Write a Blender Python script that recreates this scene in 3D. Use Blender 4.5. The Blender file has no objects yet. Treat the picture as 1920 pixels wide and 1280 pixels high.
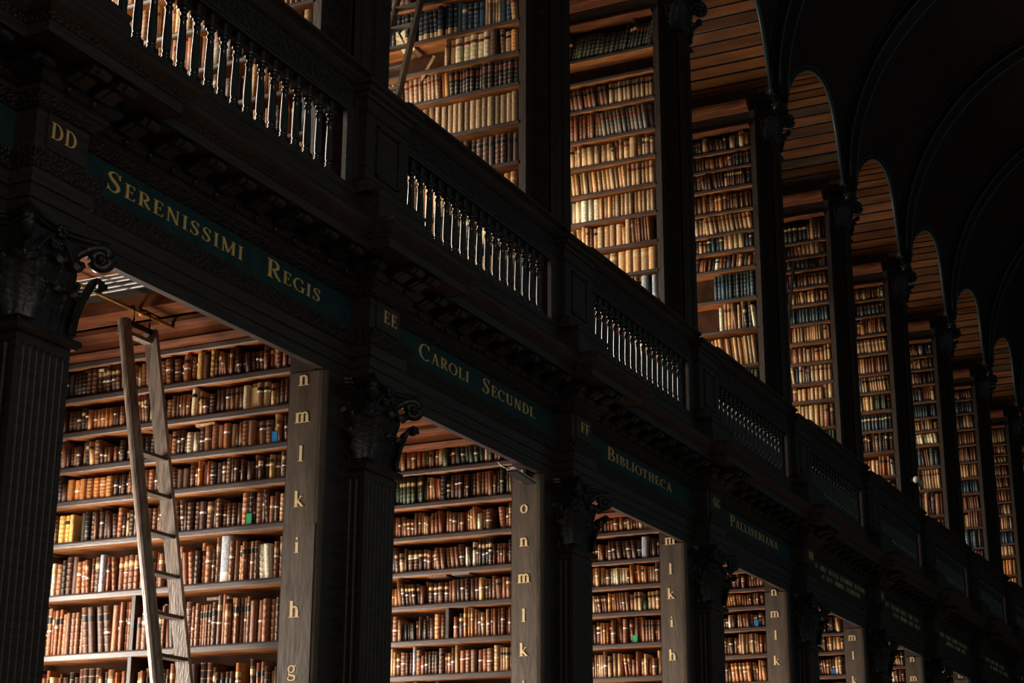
import bpy, math, random
from mathutils import Vector, Matrix
import numpy as np
PI = math.pi
S = bpy.context.scene
COL = bpy.context.scene.collection
random.seed(7)
P = 3.4                       # bay pitch
N0, N1 = -1, 10               # stall numbers

# ------------------------------------------------------------------ camera, world, exposure
def cam_axes(pitch, yaw, roll):
    d = Vector((math.cos(pitch)*math.cos(yaw), math.cos(pitch)*math.sin(yaw), math.sin(pitch)))
    r = d.cross(Vector((0, 0, 1))).normalized(); u = r.cross(d)
    c, s = math.cos(roll), math.sin(roll)
    return c*r+s*u, -s*r+c*u, d
CR, CU, CD = cam_axes(.303783857, .457508499, .00449071769)
FPX = 3209.57
CAM = Vector((0, 0, 1.6))
cam = bpy.data.cameras.new('camera'); cam.lens = FPX/1920*36; cam.sensor_width = 36
cam.clip_start = .05; cam.clip_end = 200
co = bpy.data.objects.new('camera', cam); COL.objects.link(co)
co.matrix_world = Matrix(((CR.x, CU.x, -CD.x, CAM.x), (CR.y, CU.y, -CD.y, CAM.y), (CR.z, CU.z, -CD.z, CAM.z), (0, 0, 0, 1)))
S.camera = co
S.view_settings.view_transform = 'Standard'; S.view_settings.look = 'None'
S.view_settings.gamma = 1; S.view_settings.use_curve_mapping = False
S.view_settings.exposure = 0.0
w = bpy.data.worlds.new('world'); S.world = w; w.use_nodes = True
w.node_tree.nodes['Background'].inputs[0].default_value = (.42, .66, .68, 1)
w.node_tree.nodes['Background'].inputs[1].default_value = .11
LOW_E, UP_E = 380, 185          # window daylight, watts
def window_light(x, z, e, sx, sz, col):
    l = bpy.data.lights.new('window_daylight', 'AREA'); l.shape = 'RECTANGLE'; l.size = sx; l.size_y = sz
    l.energy = e; l.color = col
    o = bpy.data.objects.new('window_daylight', l); COL.objects.link(o)
    o.location = (x, 8.86, z); o.rotation_euler = (PI/2, 0, PI)   # faces -Y
    o.rotation_euler = (-PI/2, 0, 0)
    return o
for k in range(0, 11):
    xc = 8.15+P*k; f_ = max(.5, 1-.06*max(0, k-2))
    window_light(xc, 2.5, LOW_E*f_, 1.3, 2.6, (1, .90, .78))
    window_light(xc, 8.0, UP_E*f_, 1.3, 2.2, (1, .88, .72))
# daylight from the gallery windows on the other side of the nave, nearest to the viewer
for xo, zo, eo in ((1.35, 7.6, 75), (-2.05, 7.6, 75), (1.35, 2.6, 25)):
    o = window_light(xo, zo, eo, 1.3, 2.4, (1, .80, .60)); o.location.y = -4.3; o.rotation_euler = (PI/2, 0, 0)

# ------------------------------------------------------------------ materials
def mat(name, col, rough=.5, noise=0, scale=8, bump=0, metal=0, attr=False, stretch=None, spec=.5, bscale=None):
    m = bpy.data.materials.new(name); m.use_nodes = True
    nt = m.node_tree; b = nt.nodes['Principled BSDF']
    b.inputs['Roughness'].default_value = rough; b.inputs['Metallic'].default_value = metal
    b.inputs['Specular IOR Level'].default_value = spec
    b.inputs['Base Color'].default_value = (*col, 1)
    tc = nt.nodes.new('ShaderNodeTexCoord')
    mp = nt.nodes.new('ShaderNodeMapping'); nt.links.new(tc.outputs['Object'], mp.inputs[0])
    if stretch: mp.inputs['Scale'].default_value = stretch
    src = None
    if attr:
        a = nt.nodes.new('ShaderNodeAttribute'); a.attribute_name = 'col'; src = a.outputs['Color']
    if noise:
        n = nt.nodes.new('ShaderNodeTexNoise'); n.inputs['Scale'].default_value = scale; n.inputs['Detail'].default_value = 5
        nt.links.new(mp.outputs[0], n.inputs[0])
        mr = nt.nodes.new('ShaderNodeMapRange'); mr.inputs[1].default_value = .3; mr.inputs[2].default_value = .7
        mr.inputs[3].default_value = 1-noise; mr.inputs[4].default_value = 1+noise
        nt.links.new(n.outputs[0], mr.inputs[0])
        mx = nt.nodes.new('ShaderNodeMix'); mx.data_type = 'RGBA'; mx.blend_type = 'MULTIPLY'; mx.inputs[0].default_value = 1
        if src: nt.links.new(src, mx.inputs[6])
        else: mx.inputs[6].default_value = (*col, 1)
        nt.links.new(mr.outputs[0], mx.inputs[7]); src = mx.outputs[2]
    if src: nt.links.new(src, b.inputs['Base Color'])
    if bump:
        n2 = nt.nodes.new('ShaderNodeTexNoise'); n2.inputs['Scale'].default_value = bscale or scale*3; n2.inputs['Detail'].default_value = 4
        nt.links.new(mp.outputs[0], n2.inputs[0])
        bp = nt.nodes.new('ShaderNodeBump'); bp.inputs['Strength'].default_value = bump; bp.inputs['Distance'].default_value = .01
        nt.links.new(n2.outputs[0], bp.inputs['Height']); nt.links.new(bp.outputs[0], b.inputs['Normal'])
    return m
def carved(name, col, sc, dist=.02):
    m = mat(name, col, .5, .4, 20)
    nt = m.node_tree; b = nt.nodes['Principled BSDF']
    tc = nt.nodes.new('ShaderNodeTexCoord'); v = nt.nodes.new('ShaderNodeTexVoronoi'); v.inputs['Scale'].default_value = sc
    nt.links.new(tc.outputs['Object'], v.inputs[0])
    bp = nt.nodes.new('ShaderNodeBump'); bp.inputs['Strength'].default_value = 1; bp.inputs['Distance'].default_value = dist
    nt.links.new(v.outputs[0], bp.inputs['Height']); nt.links.new(bp.outputs[0], b.inputs['Normal'])
    return m
M = {}
M['dark'] = mat('dark_oak', (.032, .020, .0165), .42, .45, 6, .25, stretch=(1, 1, 6))
M['darkh'] = mat('dark_oak_beam', (.036, .0225, .0190), .45, .45, 6, .25, stretch=(.4, 4, 8))
M['carved'] = carved('carved_oak', (.020, .015, .012), 28)
M['carved2'] = carved('carved_oak_fine', (.021, .015, .012), 45, .012)
M['cap'] = mat('capital_oak', (.018, .016, .014), .36, .4, 14, .5, bscale=40)
M['stall'] = mat('stall_oak', (.050, .034, .026), .5, .35, 7, .3, stretch=(2, 2, .5))
M['board'] = mat('letter_board_oak', (.095, .066, .045), .55, .35, 5, .3, stretch=(2, 2, .5))
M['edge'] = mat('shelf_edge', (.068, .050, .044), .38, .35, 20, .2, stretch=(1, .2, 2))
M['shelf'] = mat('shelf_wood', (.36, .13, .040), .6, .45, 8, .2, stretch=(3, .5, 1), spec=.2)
M['stallin'] = mat('stall_inside', (.042, .018, .009), .8, .4, 6, spec=.05)
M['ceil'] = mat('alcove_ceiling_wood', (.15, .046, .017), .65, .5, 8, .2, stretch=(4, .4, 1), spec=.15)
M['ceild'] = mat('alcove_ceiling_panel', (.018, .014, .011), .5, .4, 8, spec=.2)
M['gloss'] = mat('polished_moulding', (.15, .13, .115), .22, .2, 8)
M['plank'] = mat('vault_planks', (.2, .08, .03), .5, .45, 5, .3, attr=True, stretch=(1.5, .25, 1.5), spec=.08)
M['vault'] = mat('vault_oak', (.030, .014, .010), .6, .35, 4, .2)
M['rib'] = mat('vault_rib_oak', (.016, .012, .010), .4, .3, 6)
M['ribm'] = mat('rib_moulding_lit_tint', (.07, .11, .12), .3, .2, 9)  # bluish window light along the rib edges is put into this colour
M['green'] = mat('green_frieze_paint', (.006, .036, .038), .55, .35, 9, .1)
M['gold'] = mat('gilt_lettering', (.92, .60, .22), .45, .15, 30, metal=.0)
M['cream'] = mat('cream_lettering', (.80, .58, .30), .6, .12, 40)
M['brass'] = mat('brass', (.70, .40, .10), .35, .3, 30, metal=.7)
M['wall'] = mat('plaster_wall', (.32, .27, .21), .8, .2, 4, .1)
M['floor'] = mat('floor_boards', (.14, .085, .05), .5, .4, 3, .1, stretch=(1, .3, 1))
M['ladder'] = mat('ladder_wood', (.20, .155, .125), .32, .5, 10, .3, stretch=(3, 3, .6))
M['ladderd'] = mat('ladder_wood_dark', (.075, .058, .042), .45, .4, 10, .3)
M['iron'] = mat('black_iron', (.012, .012, .012), .4)
M['lampw'] = mat('cream_enamel', (.75, .70, .60), .3)
M['balu'] = mat('polished_dark_baluster', (.012, .010, .009), .12, .3, 20, spec=.75)
M['white'] = mat('white_paper_band', (.86, .82, .72), .8, .1, 30)
M['label_black'] = mat('black_title_label', (.015, .013, .012), .5)
M['label_red'] = mat('red_title_label', (.21, .040, .022), .5)
M['label_tan'] = mat('tan_title_label', (.62, .40, .18), .6)
M['label_green'] = mat('green_slip', (.0, .32, .10), .6)
M['label_blue'] = mat('blue_slip', (.0, .17, .48), .6)
def book_mat():
    m = mat('book_leather', (.3, .1, .05), .48, .35, 55, .35, attr=True, bscale=90)
    nt = m.node_tree; b = nt.nodes['Principled BSDF']
    uv = nt.nodes.new('ShaderNodeUVMap'); uv.uv_map = 'UVMap'
    sp = nt.nodes.new('ShaderNodeSeparateXYZ'); nt.links.new(uv.outputs[0], sp.inputs[0])
    # gilt lines: v holds the number of spine compartments
    fr = nt.nodes.new('ShaderNodeMath'); fr.operation = 'FRACT'; nt.links.new(sp.outputs[1], fr.inputs[0])
    lt = nt.nodes.new('ShaderNodeMath'); lt.operation = 'LESS_THAN'; lt.inputs[1].default_value = .11; nt.links.new(fr.outputs[0], lt.inputs[0])
    am = nt.nodes.new('ShaderNodeMath'); am.operation = 'MULTIPLY'; nt.links.new(lt.outputs[0], am.inputs[0]); nt.links.new(sp.outputs[0], am.inputs[1])
    mx = nt.nodes.new('ShaderNodeMix'); mx.data_type = 'RGBA'
    old = b.inputs['Base Color'].links[0].from_socket
    nt.links.new(am.outputs[0], mx.inputs[0]); nt.links.new(old, mx.inputs[6]); mx.inputs[7].default_value = (.62, .42, .20, 1)
    nt.links.new(mx.outputs[2], b.inputs['Base Color'])
    return m
M['book'] = book_mat()

# ------------------------------------------------------------------ helpers
class MB:
    def __init__(s): s.v = []; s.f = []; s.mi = []; s.c = []; s.uv = []; s.sm = []
    def quad(s, a, b, c, d, mi=0, col=None):
        i = len(s.v); s.v += [a, b, c, d]; s.f.append((i, i+1, i+2, i+3)); s.mi.append(mi); s.c.append(col); s.sm.append(False)
    def box(s, x0, x1, y0, y1, z0, z1, mi=0, col=None, mis=None):
        i = len(s.v)
        s.v += [(x0, y0, z0), (x1, y0, z0), (x1, y1, z0), (x0, y1, z0), (x0, y0, z1), (x1, y0, z1), (x1, y1, z1), (x0, y1, z1)]
        fs = [(0, 3, 2, 1), (4, 5, 6, 7), (0, 1, 5, 4), (1, 2, 6, 5), (2, 3, 7, 6), (3, 0, 4, 7)]  # bottom top -y +x +y -x
        for k, f in enumerate(fs):
            s.f.append(tuple(i+j for j in f)); s.mi.append(mis[k] if mis else mi); s.c.append(col); s.sm.append(False)
    def grid(s, rows, mi=0, col=None, smooth=False, close_u=False, cap=False):
        i = len(s.v); n = len(rows[0])
        for r in rows: s.v += [tuple(p) for p in r]
        for a in range(len(rows)-1):
            for b in range(n-(0 if close_u else 1)):
                b2 = (b+1) % n
                s.f.append((i+a*n+b, i+a*n+b2, i+(a+1)*n+b2, i+(a+1)*n+b)); s.mi.append(mi); s.c.append(col); s.sm.append(smooth)
        if cap:
            s.f.append(tuple(i+k for k in range(n))[::-1]); s.mi.append(mi); s.c.append(col); s.sm.append(False)
            s.f.append(tuple(i+(len(rows)-1)*n+k for k in range(n))); s.mi.append(mi); s.c.append(col); s.sm.append(False)
    def lathe(s, prof, cx=0, cy=0, seg=14, mi=0, smooth=True):
        s.grid([[(cx+r*math.cos(2*PI*k/seg), cy+r*math.sin(2*PI*k/seg), z) for k in range(seg)] for r, z in prof], mi, None, smooth, True, True)
    def tube(s, pts, r, seg=8, mi=0, rs=None):
        pts = [Vector(p) for p in pts]; rows = []
        for k, p in enumerate(pts):
            t = (pts[min(k+1, len(pts)-1)]-pts[max(k-1, 0)]).normalized()
            a = t.cross(Vector((0, 0, 1)))
            if a.length < 1e-3: a = t.cross(Vector((0, 1, 0)))
            a.normalize(); b = t.cross(a); rr = rs[k] if rs else r
            rows.append([p+a*rr*math.cos(2*PI*j/seg)+b*rr*math.sin(2*PI*j/seg) for j in range(seg)])
        s.grid(rows, mi, None, True, True, True)
    def prism_x(s, prof, x0, x1, mi=0):      # prof: closed (y,z) outline extruded along x
        s.grid([[(x0, y, z) for y, z in prof], [(x1, y, z) for y, z in prof]], mi, None, False, True, True)
    def prism_y(s, prof, y0, y1, mi=0):      # prof: closed (x,z)
        s.grid([[(x, y0, z) for x, z in prof], [(x, y1, z) for x, z in prof]], mi, None, False, True, True)
    def build(s, name, mats, parent=None, loc=None, uvs=None):
        me = bpy.data.meshes.new(name); me.from_pydata(s.v, [], s.f); me.update()
        if not isinstance(mats, (list, tuple)): mats = [mats]
        for m in mats: me.materials.append(M[m] if isinstance(m, str) else m)
        me.polygons.foreach_set('material_index', s.mi); me.polygons.foreach_set('use_smooth', s.sm)
        if any(c is not None for c in s.c):
            a = me.color_attributes.new('col', 'FLOAT_COLOR', 'CORNER'); dat = []
            for p, c in zip(s.f, s.c): dat += list((*(c or (.3, .2, .1)), 1))*len(p)
            a.data.foreach_set('color', dat)
        if uvs is not None:
            u = me.uv_layers.new(name='UVMap'); u.data.foreach_set('uv', uvs)
        o = bpy.data.objects.new(name, me); COL.objects.link(o)
        if parent is not None: o.parent = parent
        if loc: o.location = loc
        return o
def inst(name, me, parent=None, loc=(0, 0, 0), rot=(0, 0, 0), scl=None):
    o = bpy.data.objects.new(name, me); COL.objects.link(o); o.location = loc; o.rotation_euler = rot
    if scl: o.scale = scl
    if parent is not None: o.parent = parent
    return o
def thing(name, label, cat, loc=(0, 0, 0), group=None):
    o = bpy.data.objects.new(name, None); COL.objects.link(o); o.location = loc; o.empty_display_size = .1
    o['label'] = label; o['category'] = cat
    if group: o['group'] = group
    return o
def tag(o, label, cat, group=None, kind=None):
    o['label'] = label; o['category'] = cat
    if group: o['group'] = group
    if kind: o['kind'] = kind
    return o
def struct(o, label=None):
    o['kind'] = 'structure'
    if label: o['label'] = label
    return o
def ordn(n):
    w_ = ['', 'first', 'second', 'third', 'fourth', 'fifth', 'sixth', 'seventh', 'eighth', 'ninth', 'tenth', 'eleventh', 'twelfth']
    if n < len(w_): return w_[n]
    return '%d%s' % (n, 'th' if 10 < n % 100 < 14 else {1: 'st', 2: 'nd', 3: 'rd'}.get(n % 10, 'th'))

# ------------------------------------------------------------------ room shell
b = MB(); b.box(-6, 48, -9, 9, -.2, 0); struct(b.build('floor', 'floor'), 'wooden floor of the long hall')
b = MB()
def wall_rows(b, z0, z1, wz0, wz1):
    b.box(-6, 48, 8.75, 9.0, z0, wz0); b.box(-6, 48, 8.75, 9.0, wz1, z1)
    xs = [-6]+[v for k in range(0, 11) for v in (8.15+P*k-.65, 8.15+P*k+.65)]+[48]
    for a in range(0, len(xs), 2): b.box(xs[a], xs[a+1], 8.75, 9.0, wz0, wz1)
wall_rows(b, 0, 5.9, 1.2, 3.8); wall_rows(b, 5.9, 13.2, 6.9, 9.1)
struct(b.build('wall_back', 'wall'), 'pale plaster outer wall behind the alcoves')
b = MB(); b.box(46, 46.3, -9, 8.75, 0, 16); struct(b.build('wall_end', 'vault'), 'dark far end wall of the hall')
wn = 0
for lev, (z0, z1) in enumerate(((1.2, 3.8), (6.9, 9.1))):
    for k in range(0, 11):
        wn += 1; xc = 8.15+P*k; b = MB()
        for s in (-1, 1): b.box(xc+s*.65-.03, xc+s*.65+.03, 8.72, 8.84, z0, z1)
        b.box(xc-.65, xc+.65, 8.70, 8.84, z0-.05, z0+.03); b.box(xc-.65, xc+.65, 8.72, 8.84, z1-.03, z1+.03)
        b.box(xc-.012, xc+.012, 8.76, 8.79, z0, z1)
        for j in range(1, 6): zz = z0+(z1-z0)*j/6; b.box(xc-.65, xc+.65, 8.76, 8.79, zz-.01, zz+.01)
        struct(b.build('window_%d' % wn, 'stall'))
# gallery floor / alcove ceiling with beams along Y
b = MB()
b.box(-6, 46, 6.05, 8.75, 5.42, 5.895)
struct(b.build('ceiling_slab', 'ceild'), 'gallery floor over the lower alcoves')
for k in range(0, 10):
    x0 = 6.97+P*k; b = MB()
    b.box(x0, x0+2.3, 6.03, 6.10, 5.30, 5.42, 0)
    for (a, c, h, mi) in ((.0, .12, .05, 0), (.50, .74, .07, 0), (.95, 1.38, .05, 0), (1.90, 2.12, .10, 0)):
        b.box(x0+a, x0+c, 6.06, 8.74, 5.42-h, 5.425, mi)
    for a in (.80, .86, 1.44, 1.50, 1.56, 1.64, 1.71, 2.155, 2.215):
        b.grid([[(x0+a+.016*math.cos(t), y, 5.405-.016*math.sin(t)) for t in [PI*j/6 for j in range(7)]] for y in (6.1, 8.74)], 1, None, True)
    struct(b.build('ceiling_alcove', ['ceil', 'gloss']), 'panelled alcove ceiling with polished mouldings')

# ------------------------------------------------------------------ entablature (mitred round the blocks over the pilasters)
def plan(p, yb, n0=N0-1, n1=N1+1):
    pts = []
    for n in range(n0, n1+1):
        xl, xr = 9.643+P*n-p, 10.05+P*n+p
        pts += [(xl, 6.0-p), (xl, 5.845-p), (xr, 5.845-p), (xr, 6.0-p)]
    return pts
def sweep(b, prof, mi=0):       # prof: list of (projection, z)
    rows = [[(x, y, z) for x, y in plan(p, 0)] for p, z in prof]
    cols = list(map(list, zip(*rows)))
    for a in range(len(cols)-1): b.grid([cols[a], cols[a+1]], mi, None, False)
b = MB()
sweep(b, [(-.03, 4.85), (.02, 4.85), (.02, 4.928), (.03, 4.932), (.03, 5.003), (.042, 5.008), (.042, 5.083), (.055, 5.09)], 0)
struct(b.build('trim_1', 'darkh'), 'dark fasciae of the beam over the lower openings')
b = MB(); sweep(b, [(.055, 5.09), (.06, 5.10), (.068, 5.13), (.085, 5.16), (.085, 5.185), (.05, 5.20), (.0, 5.215)])
struct(b.build('trim_2', 'carved2'), 'carved leaf moulding under the green inscriptions')
b = MB(); sweep(b, [(0, 5.215), (0, 5.44)]); struct(b.build('trim_3', 'darkh'), 'frieze band behind the inscription boards')
b = MB(); sweep(b, [(0, 5.44), (.02, 5.45), (.045, 5.475), (.06, 5.50), (.07, 5.508)])
struct(b.build('trim_4', 'carved2'), 'carved leaf moulding above the green inscriptions')
b = MB(); sweep(b, [(.07, 5.508), (.072, 5.51), (.072, 5.54), (.08, 5.543)]); struct(b.build('trim_5', 'darkh'), 'plain fillet above the leaf moulding')
b = MB(); sweep(b, [(.08, 5.543), (.095, 5.545), (.12, 5.565), (.125, 5.585), (.13, 5.59), (.13, 5.652)], 0)
def egg(b, x, y, z):
    b.grid([[(x+.022*math.sin(t)*math.cos(2*PI*k/8), y-.020*math.sin(t)*math.sin(2*PI*k/8), z+.026*math.cos(t)) for k in range(8)] for t in [PI*j/6 for j in range(7)]], 0, None, True, True)
for n in range(N0-1, N1+1):
    for j in range(14): egg(b, 10.20+P*n+j*.215, 5.885, 5.558)
    for j in range(2): egg(b, 9.74+P*n+j*.2, 5.73, 5.558)
struct(b.build('trim_6', 'cap'), 'egg and dart moulding under the corbels')
b = MB(); sweep(b, [(.13, 5.652), (.35, 5.640), (.35, 5.637), (.35, 5.705), (.362, 5.71)])
struct(b.build('trim_7', 'darkh'), 'corona fascia of the gallery cornice')
b = MB(); sweep(b, [(.362, 5.71), (.365, 5.72), (.38, 5.74)])
struct(b.build('trim_8', 'carved2'), 'fine carved strip under the cornice roll')
b = MB(); sweep(b, [(.38, 5.74), (.40, 5.75), (.425, 5.77), (.435, 5.795), (.425, 5.82), (.40, 5.84), (.36, 5.845), (.20, 5.86), (.145, 5.87), (.145, 5.95), (.13, 5.955), (.13, 6.12), (.12, 6.15), (.13, 6.175), (.13, 6.19), (-.15, 6.195)])
struct(b.build('trim_9', 'darkh'), 'rounded cornice roll and plinth under the balustrade')
# corbels
cb = MB()
prof = [(0, 5.575), (-.03, 5.568), (-.07, 5.585), (-.11, 5.600), (-.14, 5.596), (-.175, 5.585), (-.198, 5.595), (-.205, 5.615), (-.195, 5.638), (-.17, 5.646), (0, 5.65)]
cb.prism_x([(y, z-5.61) for y, z in prof], -.075, .075)
cb.prism_x([(y*1.06-.002, z-5.613) for y, z in prof[:8]]+[(-.1, 0)], -.03, .03)
cme = cb.build('corbel', 'cap'); cmesh = cme.data; bpy.data.objects.remove(cme)
cl = 'carved dark corbel in the row under the gallery cornice roll'
for n in range(N0-1, N1+1):
    for j in range(9):
        tag(inst('corbel', cmesh, None, (10.36+P*n+j*.315, 5.868, 5.61)), cl, 'corbel', 'corbels under the gallery cornice')
    for dx in (-.11, .11):
        tag(inst('corbel', cmesh, None, (9.846+P*n+dx, 5.713, 5.61)), cl, 'corbel', 'corbels under the gallery cornice')

# ------------------------------------------------------------------ lettering engine
def ribbon(pts, ws, steps=6):
    P_ = [Vector((x, y)) for x, y in pts]
    if len(P_) > 2:
        out = []; ow = []
        Q = [P_[0]*2-P_[1]]+P_+[P_[-1]*2-P_[-2]]
        for i in range(1, len(Q)-2):
            for s in range(steps):
                t = s/steps; a, b_, c, d = Q[i-1], Q[i], Q[i+1], Q[i+2]
                out.append(.5*((2*b_)+(c-a)*t+(2*a-5*b_+4*c-d)*t*t+(3*b_-a-3*c+d)*t**3))
                ow.append(ws[i-1]*(1-t)+ws[i]*t)
        out.append(P_[-1]); ow.append(ws[-1]); P_ = out; ws = ow
    L, R = [], []
    for k, p in enumerate(P_):
        t = P_[min(k+1, len(P_)-1)]-P_[max(k-1, 0)]
        t = t.normalized() if t.length else Vector((1, 0)); nn = Vector((-t.y, t.x))
        L.append(p+nn*ws[k]/2); R.append(p-nn*ws[k]/2)
    return L, R
TK, TN = .15, .05
def stem(x, h=1, w_=None, s=.1, b0=0, top=True, bot=True):
    w_ = w_ or TK
    o = [([(x, b0), (x, h)], [w_, w_])]
    if bot: o.append(([(x-w_/2-s*.8, b0+.02), (x+w_/2+s*.8, b0+.02)], [.04, .04]))
    if top: o.append(([(x-w_/2-s*.8, h-.02), (x+w_/2+s*.8, h-.02)], [.04, .04]))
    return o
def arc(cx, cy, rx, ry, a0, a1, thick=TK, thin=TN, n=12):
    pts, ws = [], []
    for k in range(n+1):
        a = math.radians(a0+(a1-a0)*k/n); pts.append((cx+rx*math.cos(a), cy+ry*math.sin(a)))
        ws.append(thin+(thick-thin)*abs(math.cos(a))**1.3)
    return [(pts, ws)]
def bar(x0, x1, y, w_=TN, t0=0, t1=0):
    o = [([(x0, y), (x1, y)], [w_, w_])]
    if t1: o.append(([(x1, y), (x1+.02, y+t1)], [.05, .03]))
    if t0: o.append(([(x0, y), (x0-.02, y+t0)], [.05, .03]))
    return o
def glyph(c):
    if c == 'I': return stem(.18), .36
    if c == 'L': return stem(.18)+bar(.18, .6, .03, TN, 0, .2), .66
    if c == 'E': return stem(.18)+bar(.18, .58, .03, TN, 0, .2)+bar(.18, .55, .97, TN, 0, -.18)+bar(.2, .44, .52, .04)+[([(.44, .42), (.44, .62)], [.03, .03])], .66
    if c == 'F': return stem(.18)+bar(.18, .55, .97, TN, 0, -.18)+bar(.2, .44, .5, .04)+[([(.44, .4), (.44, .6)], [.03, .03])], .6
    if c == 'T': return stem(.35, top=False)+bar(.05, .65, .97, TN, -.2, -.2), .7
    if c == 'H': return stem(.18)+stem(.66)+bar(.2, .66, .52), .84
    if c == 'D': return stem(.18)+arc(.3, .5, .42, .475, -90, 90)+bar(.18, .3, .025)+bar(.18, .3, .975), .8
    if c == 'P': return stem(.18)+arc(.3, .74, .28, .235, -90, 90)+bar(.18, .3, .505, .04)+bar(.18, .3, .975), .66
    if c == 'R': return stem(.18)+arc(.3, .74, .28, .235, -90, 90)+bar(.18, .36, .505, .04)+bar(.18, .3, .975)+[([(.36, .5), (.52, .22), (.72, .02)], [.12, .14, .1])], .76
    if c == 'B': return stem(.18)+arc(.3, .75, .25, .225, -90, 90)+arc(.3, .27, .31, .245, -90, 90)+bar(.18, .32, .515, .04)+bar(.18, .3, .975)+bar(.18, .3, .025), .72
    if c == 'N': return stem(.16, w_=.05, s=.08)+stem(.72, w_=.05, s=.08, bot=False)+[([(.16, .97), (.72, 0)], [TK, TK])], .88
    if c == 'M': return stem(.16, w_=.05, s=.08, top=False)+stem(.86, w_=TK, s=.06)+[([(.16, .98), (.5, .05)], [TK, TK]), ([(.5, .03), (.84, .96)], [.05, .05]), ([(.06, .98), (.2, .98)], [.04, .04])], 1.04
    if c == 'A': return [([(.12, .02), (.4, 1)], [.05, .05]), ([(.38, 1), (.68, .02)], [TK, TK]), ([(.21, .34), (.56, .34)], [.04, .04]), ([(.0, .02), (.24, .02)], [.04, .04]), ([(.54, .02), (.82, .02)], [.04, .04])], .8
    if c == 'O': return arc(.45, .5, .38, .48, 0, 360, n=20), .9
    if c == 'C': return arc(.45, .5, .38, .48, 50, 310, n=16)+[([(.69, .7), (.72, .96)], [.05, .04])], .8
    if c == 'G': return arc(.45, .5, .38, .48, 50, 320, n=16)+[([(.69, .7), (.72, .96)], [.05, .04])]+stem(.74, h=.42, w_=.12, bot=False), .88
    if c == 'U': return stem(.18, bot=False, b0=.3)+stem(.68, w_=.05, s=.08, bot=False, b0=.3)+arc(.43, .3, .25, .28, 180, 360, .13, .07), .84
    if c == 'S': return [([(.53, .74), (.42, .95), (.24, .95), (.12, .80), (.20, .62), (.38, .47), (.50, .28), (.40, .07), (.22, .03), (.08, .22)], [.03, .04, .06, .11, .15, .17, .14, .08, .05, .03]), ([(.54, .7), (.54, .97)], [.03, .04]), ([(.07, .04), (.07, .3)], [.04, .03])], .64
    if c == '.': return [([(.1, 0), (.1, .14)], [.14, .14])], .26
    x = .66; st_ = lambda *a, **k: stem(*a, **{'w_': .20, **k})
    if c == 'n': return st_(.16, x, top=False)+[([(.04, x-.03), (.16, x-.02)], [.05, .05])]+arc(.36, x-.26, .2, .24, 20, 160, .19, .08)+st_(.56, x-.2, top=False), .74
    if c == 'm': return st_(.16, x, top=False)+[([(.04, x-.03), (.16, x-.02)], [.05, .05])]+arc(.34, x-.24, .18, .22, 20, 160, .19, .08)+st_(.52, x-.2, top=False, s=.06)+arc(.70, x-.24, .18, .22, 20, 160, .19, .08)+st_(.88, x-.2, top=False), 1.06
    if c == 'h': return st_(.16, 1, top=False)+[([(.03, .97), (.16, .98)], [.05, .05])]+arc(.36, x-.26, .2, .24, 20, 160, .19, .08)+st_(.56, x-.2, top=False), .74
    if c == 'l': return st_(.16, 1, top=False)+[([(.03, .97), (.16, .98)], [.05, .05])], .34
    if c == 'i': return st_(.16, x, top=False)+[([(.03, x-.03), (.16, x-.02)], [.05, .05])]+arc(.16, .88, .04, .04, 0, 360, .09, .09, 8), .34
    if c == 'k': return st_(.16, 1, top=False)+[([(.03, .97), (.16, .98)], [.05, .05]), ([(.2, .28), (.52, x-.03)], [.05, .05]), ([(.28, .36), (.62, .02)], [.15, .15]), ([(.42, x-.02), (.62, x-.02)], [.04, .04]), ([(.5, .02), (.74, .02)], [.04, .04])], .74
    if c == 'g': return arc(.32, .44, .2, .2, 0, 360, .12, .06, 16)+[([(.2, .28), (.14, .16), (.3, .08), (.54, .02), (.56, -.14), (.34, -.24), (.12, -.16), (.12, -.04), (.22, .06)], [.05, .07, .1, .12, .1, .06, .09, .06, .05]), ([(.48, .56), (.6, .64), (.66, .58)], [.04, .05, .08])], .7
    if c == 'p': return st_(.16, x, b0=-.28, top=False)+[([(.04, x-.03), (.16, x-.02)], [.05, .05])]+arc(.38, x/2, .2, x/2-.02, -150, 150, .18, .07, 14), .7
    if c == 'o': return arc(.34, .33, .24, .31, 0, 360, .19, .06, 16), .68
    return [], .4
def put_glyph(b, c, org, ux, uy, nrm, sx, sy, d=.004):
    gl, adv = glyph(c)
    org, ux, uy, nrm = map(Vector, (org, ux, uy, nrm))
    for k, (pts, ws) in enumerate(gl):
        L, R = ribbon(pts, ws, 3); dd = d+.0002*k
        f = lambda q, h: tuple(org+ux*q.x*sx+uy*q.y*sy+nrm*h)
        rows = [[f(l, -.002), f(l, dd), f(r, dd), f(r, -.002)] for l, r in zip(L, R)]
        b.grid(rows, 0, None, False, True, True)
    return adv*sx
def word(par, txt, x0, x1, y, z0, hbig, hsmall, first=True):
    adv = [glyph(c)[1]*(hbig if (i == 0 and first) else hsmall) for i, c in enumerate(txt)]
    gap = .14*hsmall; tot = sum(adv)+gap*(len(txt)-1); k = (x1-x0)/tot; x = x0
    for i, c in enumerate(txt):
        h = hbig if (i == 0 and first) else hsmall
        b = MB(); put_glyph(b, c, (x, y, z0-(.008 if (i == 0 and first) else 0)), (1, 0, 0), (0, 0, 1), (0, -1, 0), h*k, h); b.build('letter', 'gold', par)
        x += adv[i]*k+gap*k

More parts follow.
